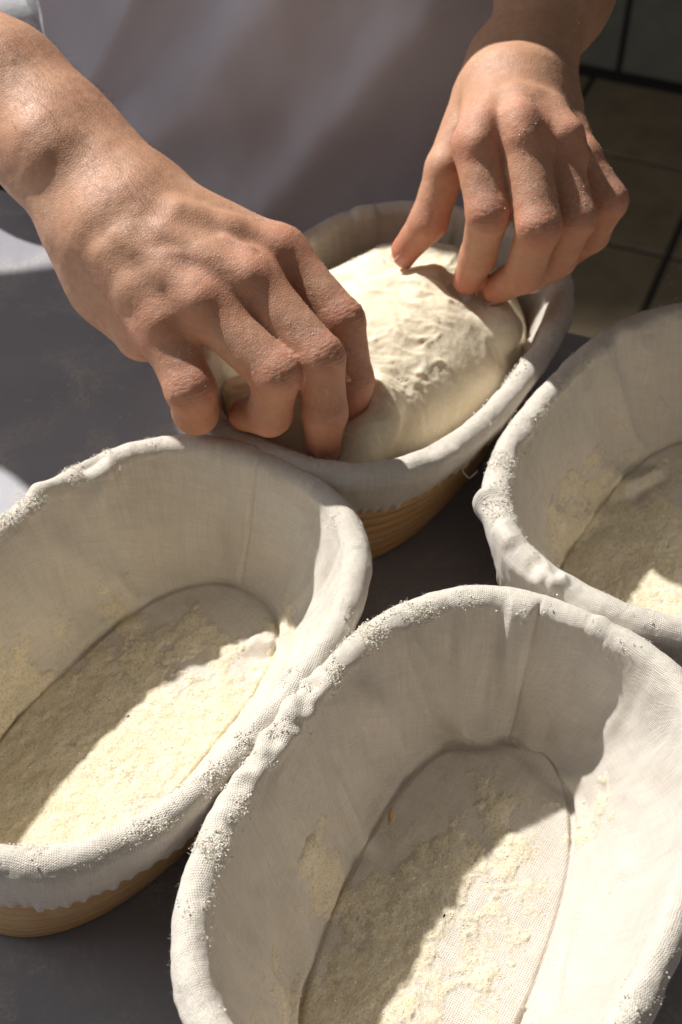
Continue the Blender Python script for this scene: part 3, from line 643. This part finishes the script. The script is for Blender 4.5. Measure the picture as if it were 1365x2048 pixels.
# image-right arm (the baker's left)
L_ = [finger([(955, 290, .177), (978, 425, .155), (957, 512, .118), (936, 560, .100)], (.0122, .0106, .0092, .0080)),
      finger([(1045, 276, .181), (1078, 452, .154), (1048, 548, .115), (995, 576, .098)], (.0124, .0108, .0096, .0082)),
      finger([(1108, 288, .174), (1150, 435, .151), (1115, 518, .119), (1070, 552, .099)], (.0118, .0104, .0092, .0080)),
      finger([(1158, 318, .161), (1215, 402, .147), (1183, 470, .121), (1140, 505, .109)], (.0112, .0100, .0088, .0076))]
LT = finger([(955, 205, .170), (893, 335, .149), (858, 443, .122), (812, 500, .104)], (.0140, .0104, .0100, .0080))
KN = KN[:-3]+KN[-1:]
wl_ = at(1038, 140, .176); g1 = at(1108, -5, .190); elL = np.array([.185, .86, .235]); shL = np.array([.13, .80, .62]); shL = np.array([.19, .93, .55])
Pl = A3([(990, 165, .182), (1030, 160, .186), (1065, 165, .183), (1090, 180, .175)])
gm = g1+(elL-g1)*.5
palmL = [(elL, gm, .040, .038), (gm, g1, .038, .0290), (g1, wl_, .0285, .0225), (at(1000, 130, .172), at(985, 190, .172), .018, .017), (at(1080, 140, .172), at(1090, 200, .165), .0175, .016)]
for k in range(4): palmL.append((Pl[k], Pl[k]*.38+L_[k][0][0]*.62+np.array([0, 0, -.003]), .0148, .0120))
L_ = [[(Pl[k]*.45+L_[k][0][0]*.55+np.array([0, 0, -.001]), .0118)]+L_[k] for k in range(4)]
palmL += [(at(965, 215, .160), at(965, 262, .150), .016, .013), (at(1040, 230, .152), at(1055, 275, .142), .020, .015), (at(1105, 225, .150), at(1122, 275, .142), .017, .013)]
baseL = arm(L_, LT, palmL, .012, (), .005); exL = []
for pts in (((990, 190), (970, 240), (958, 285)), ((1035, 190), (1040, 230), (1046, 272)), ((1075, 200), (1095, 240), (1108, 282)), ((1110, 215), (1140, 265), (1160, 310))): exL += ridge(baseL, pts, .0034, .010, .0038)
sdfL = arm(L_, LT, palmL, .012, exL, .005)
vs = []; fs = []; off = 0
for fn, lo, hi in ((sdfR, (-.455, .42, .060), (.05, .84, .30)), (sdfL, (.015, .515, .085), (.245, .92, .290))):
    V, F = polish(fn, lo, hi, .00115); V = relax(V, F, 2, .45); vs.append(V); fs.append(F+off); off += len(V)
V = np.concatenate(vs); F = np.concatenate(fs)
kn = np.zeros(len(V)); al = np.zeros(len(V)); red = np.zeros(len(V)); best = np.full(len(V), 9.)
Nn = vnormals(V, F)
for c, ax, out, r, am in KN:
    q = V-c; s = q@ax; dd = np.linalg.norm(q, axis=1)
    m = am*np.exp(-(s/(r*.62))**2)*sstep(.0, .75, Nn@(out/np.linalg.norm(out)))*(1-sstep(r*1.3, r*1.9, dd))
    up = m > kn; kn = np.maximum(kn, m); al = np.where(dd < best, s, al); best = np.minimum(best, dd)
V = V+Nn*(kn*(.0001+.0004*noise(V, 330, 4))+.0002*fbm(V, 80, 3, 6)+.00008*noise(V, 420, 2))[:, None]
for c, r in RED: red = np.maximum(red, np.exp(-(np.linalg.norm(V-c, axis=1)/r)**2))
for c, ax, out, r, am in KN: red = np.maximum(red, .48*np.exp(-(np.linalg.norm(V-c, axis=1)/(r*1.6))**2))
flr = np.clip(.04+.75*fbm(V, 32, 3, 21), 0, .8)*sstep(.0, .6, Nn[:, 2])
for c, ax, out, r, am in KN: flr = np.maximum(flr, .9*np.exp(-(np.linalg.norm(V-(c-ax*r*.9), axis=1)/(r*1.5))**2)*sstep(0, .5, Nn[:, 2]))
c_ = on_skin(baseL, 1048, 212); flr = np.maximum(flr, 1.6*np.exp(-(np.linalg.norm((V-c_)*np.array([.7, 1, 1]), axis=1)/.0065)**2))
# torso under the clothes, joined to the same skin mesh
LEAN = .14                              # unseen upper torso tilted back so sunlight gets past to the hands and dough
def torso(scale, z0, z1, nz=40, n=96):
    cs = E0+T2*.142+N2*(.025+.115); Vt = []
    for z in np.linspace(z0, z1, nz):
        k = 1+.10*sstep(.1, .55, z)+.05*sstep(.05, -.2, z); top = 1-.55*sstep(.52, .62, z)
        for p in np.linspace(0, 2*math.pi, n, endpoint=False):
            s = .198*scale*k*top*math.copysign(abs(math.cos(p))**.85, math.cos(p)); d = .115*scale*(top*.4+.6)*math.copysign(abs(math.sin(p))**.85, math.sin(p))
            d += LEAN*max(0, z-.12); Vt.append((cs[0]+T2[0]*s+N2[0]*d, cs[1]+T2[1]*s+N2[1]*d, z))
    Ft = [(k*n+j, k*n+(j+1) % n, (k+1)*n+(j+1) % n, (k+1)*n+j) for k in range(nz-1) for j in range(n)]
    return Vt, Ft
person = empty('person', (E0[0]+T2[0]*.165+N2[0]*.14, E0[1]+T2[1]*.165+N2[1]*.14, FLOOR))
tag(person, 'person in grey apron and white shirt, both floury hands tucking dough into a basket', 'person')
ploc = np.array(person.location)
def pobj(name, V, F, mat, **k): return mesh_obj(name, np.asarray(V)-ploc, F, mat, person, **k)
tv, tf = torso(.93, -.10, .60); tv = np.array(tv)
upper = join([tube([elbow, elbow*.5+shoulder*.5, shoulder, cs3] if False else [elbow, elbow*.5+shoulder*.5, shoulder], [.041, .046, .052], 24), tube([elL, elL*.5+shL*.5, shL], [.041, .046, .052], 24)])
nb0 = len(V); allV = np.concatenate([V, tv, np.array(upper[0])]); o1 = nb0+len(tv)
quads = [tuple(int(i) for i in q) for q in F]+[tuple(i+nb0 for i in q) for q in tf]+[tuple(i+o1 for i in q) for q in upper[1]]
zz = np.zeros(len(allV)-nb0); pad = lambda a: np.concatenate([a, zz])
body = pobj('body', allV, quads, M['skin'], attrs=dict(knuckle=pad(kn), along=pad(al), red=pad(red), flour=pad(flr)))
tag(body, 'floured bare forearms and hands')
# fingernails seen edge-on at the pressing fingertips
def nail(tip, prev, out, w, name='fingernail'):
    ax = tip-prev; ax /= np.linalg.norm(ax); out = out-ax*(out@ax); out /= np.linalg.norm(out); sd2 = np.cross(ax, out); Vn = []; n = 9
    for th in (0, -.0007):
        for i in range(n):
            for j in range(n):
                a = (i/(n-1)-.5)*w*1.7; b = (j/(n-1)-.5)*2
                Vn.append(tip+ax*(a-.15*w*b*b*(i/(n-1)))+sd2*b*w*.82+out*((w*.96)*math.sqrt(max(0, 1-.62*b*b))+th))
    Fn = []
    for l in (0, 1):
        for i in range(n-1):
            for j in range(n-1):
                k = l*n*n+i*n+j; qd = (k, k+n, k+n+1, k+1); Fn.append(qd if l == 0 else qd[::-1])
    rim = [(0, j) for j in range(n)]+[(i, n-1) for i in range(1, n)]+[(n-1, j) for j in range(n-2, -1, -1)]+[(i, 0) for i in range(n-2, 0, -1)]
    for (a, b), (c, d) in zip(rim, rim[1:]+rim[:1]): Fn.append((a*n+b, c*n+d, n*n+c*n+d, n*n+a*n+b))
    o = mesh_obj(name, np.array(Vn)-ploc, Fn, M['nail'], body); return o
for ch in R_+[f_[1:] for f_ in L_]+[LT]:
    P = [c[0] for c in ch]; out = (P[2]-P[1])/np.linalg.norm(P[2]-P[1])-(P[3]-P[2])/np.linalg.norm(P[3]-P[2])
    out = out/(np.linalg.norm(out)+1e-9)+.6*((P[1]-P[0])/np.linalg.norm(P[1]-P[0])-(P[2]-P[1])/np.linalg.norm(P[2]-P[1]))
    nail(P[3], P[2], out, ch[3][1])
# shirt: torso and short sleeves
stv, stf = torso(1.0, -.16, .60)
bl = [(-.246+.054*math.sin(a)*math.cos(b), .852+.052*math.sin(a)*math.sin(b), .076+.060*math.cos(a)) for a in np.linspace(.02, 3.1, 24) for b in np.linspace(0, 2*math.pi, 40, endpoint=False)]  # bulge added to the shirt to catch sun as a bright white patch
bf = [(i*40+j, (i+1)*40+j, (i+1)*40+(j+1) % 40, i*40+(j+1) % 40) for i in range(23) for j in range(40)]
shirt = join([(stv, stf), (bl, bf), tube([elbow*.8+shoulder*.2, elbow*.4+shoulder*.6, shoulder, shoulder*.6+np.array([.0, .95, .55])*.4], [.066, .066, .066, .07], 32), tube([elL*.42+shL*.58, shL, shL*.7+np.array([.0, .95, .55])*.3], [.066, .072, .08], 32)])
pobj('shirt', shirt[0], shirt[1], M['shirt'])
# trousers, out of sight behind the worktop
c0 = np.array([E0[0]+T2[0]*.165+N2[0]*.14, E0[1]+T2[1]*.165+N2[1]*.14, 0]); T3 = np.array([T2[0], T2[1], 0])
tr = join([tube([c0+T3*s*.075+np.array([0, 0, z]) for z in (-.08, -.2, -.5, FLOOR+.004)], [.09, .088, .07, .055], 24) for s in (-1, 1)])
pobj('trousers', tr[0], tr[1], M['jeans'])
# apron: a hanging sheet over the front of the shirt with soft diagonal folds
ns_, nz_ = 150, 190; sv = np.linspace(0, 1, ns_); zv = np.linspace(-.42, .50, nz_)
SV, ZV = np.meshgrid(sv, zv, indexing='ij'); psi = math.pi*(1.36+.61*SV)      # angle round the torso
kz = 1+.10*sstep(.1, .55, ZV)+.05*sstep(.05, -.2, ZV)
sA = .206*kz*np.sign(np.cos(psi))*np.abs(np.cos(psi))**.85; dA = .123*np.sign(np.sin(psi))*np.abs(np.sin(psi))**.85
pl = np.stack([sA+.142, ZV, 0*ZV], -1)
fold = np.zeros(SV.shape)
for (a, b, hh, ww) in (((.085, .09), (.150, .195), .010, .011), ((.125, .06), (.27, .24), .007, .022), ((.06, .05), (.19, .10), .006, .020), ((.20, .02), (.30, .16), .005, .016), ((.05, .16), (.08, .30), .008, .018)):
    d, t = seg_d(pl[..., :2], np.array(a), np.array(b)); fold += hh*np.exp(-(d/ww)**2)
fold *= 2.2; fold += .004*fbm(pl*np.array([1.4, .6, 1]), 14, 3, 2)
ctr = E0+T2*.142+N2*.14
dA = dA-.002-fold; dA = np.minimum(dA, np.where(ZV < .02, dA, dA))
dA = dA+LEAN*np.maximum(0, ZV-.12)
AV = np.stack([ctr[0]+T2[0]*sA+N2[0]*dA, ctr[1]+T2[1]*sA+N2[1]*dA, ZV], -1)
i = np.arange(ns_-1)[:, None]; j = np.arange(nz_-1)[None]
AF = np.stack([i*nz_+j, (i+1)*nz_+j, (i+1)*nz_+j+1, i*nz_+j+1], -1).reshape(-1, 4)
uvg = np.stack([sA, ZV], -1).reshape(-1, 2)
ap = pobj('apron', AV.reshape(-1, 3), AF, M['apron'], uv=uvg[AF].reshape(-1, 2)); am_ = ap.modifiers.new('thickness', 'SOLIDIFY'); am_.thickness = .0012
# fine arm hair on the forearm edge
hv = []; hf = []
Vv = vs[0]; Nv = vnormals(vs[0], fs[0])
cand = np.where((Vv[:, 0] < -.085) & (Vv[:, 0] > -.215) & (Nv[:, 2] > -.15) & (Nv[:, 1] > -.45))[0]
axf = (wr-f1)/np.linalg.norm(wr-f1)
for k in RNG.choice(cand, 900):
    p = Vv[k]; n = Nv[k]; L = RNG.uniform(.004, .008); d = axf*.7+RNG.normal(0, .3, 3); d -= n*(d@n)*.7; d /= np.linalg.norm(d)
    w = np.cross(d, n); w /= np.linalg.norm(w)+1e-9; w *= .00005; b = len(hv)
    m = p+n*L*.25+d*L*.5; e = p+n*L*.32+d*L
    hv += [p-w, p+w, m+w, m-w, e]; hf += [(b, b+1, b+2, b+3), (b+3, b+2, b+4)]
ho = mesh_obj('arm_hair', np.array(hv)-ploc, hf, M['hair'], body); tag(ho, kind='stuff')
# flour crumbs clinging to the hands
pr = (flr**2*sstep(.1, .6, Nn[:, 2])*np.where(V[:, 0] < .03, (V[:, 0] > -.2)*1., 1.)); pr = pr/pr.sum()
k = RNG.choice(nb0, 5000, p=pr); gv, gf = grains(V[k], Nn[k], np.exp(RNG.normal(math.log(.00010), .55, len(k))))
fo = mesh_obj('flour_dust', gv, gf, M['crumb']); tag(fo, 'fine flour specks clinging to the knuckles and backs of both hands', 'flour', kind='stuff')
# flour scattered on the worktop
n = 3500; X = np.stack([RNG.uniform(-.34, .3, n*6), RNG.uniform(.1, .72, n*6), np.zeros(n*6)], 1)
keep = (noise(X, 14, 2)+.5*noise(X, 60, 4)) > .32; X = X[keep][:n]
gv, gf = grains(X, np.tile([0, 0, 1.], (len(X), 1)), np.exp(RNG.normal(math.log(.00016), .6, len(X)))); gv[:, 2] += .0001
fo = mesh_obj('spilt_flour', gv, gf, M['crumb']); tag(fo, 'sparse flour specks spilt over the dark worktop', 'flour', kind='stuff')
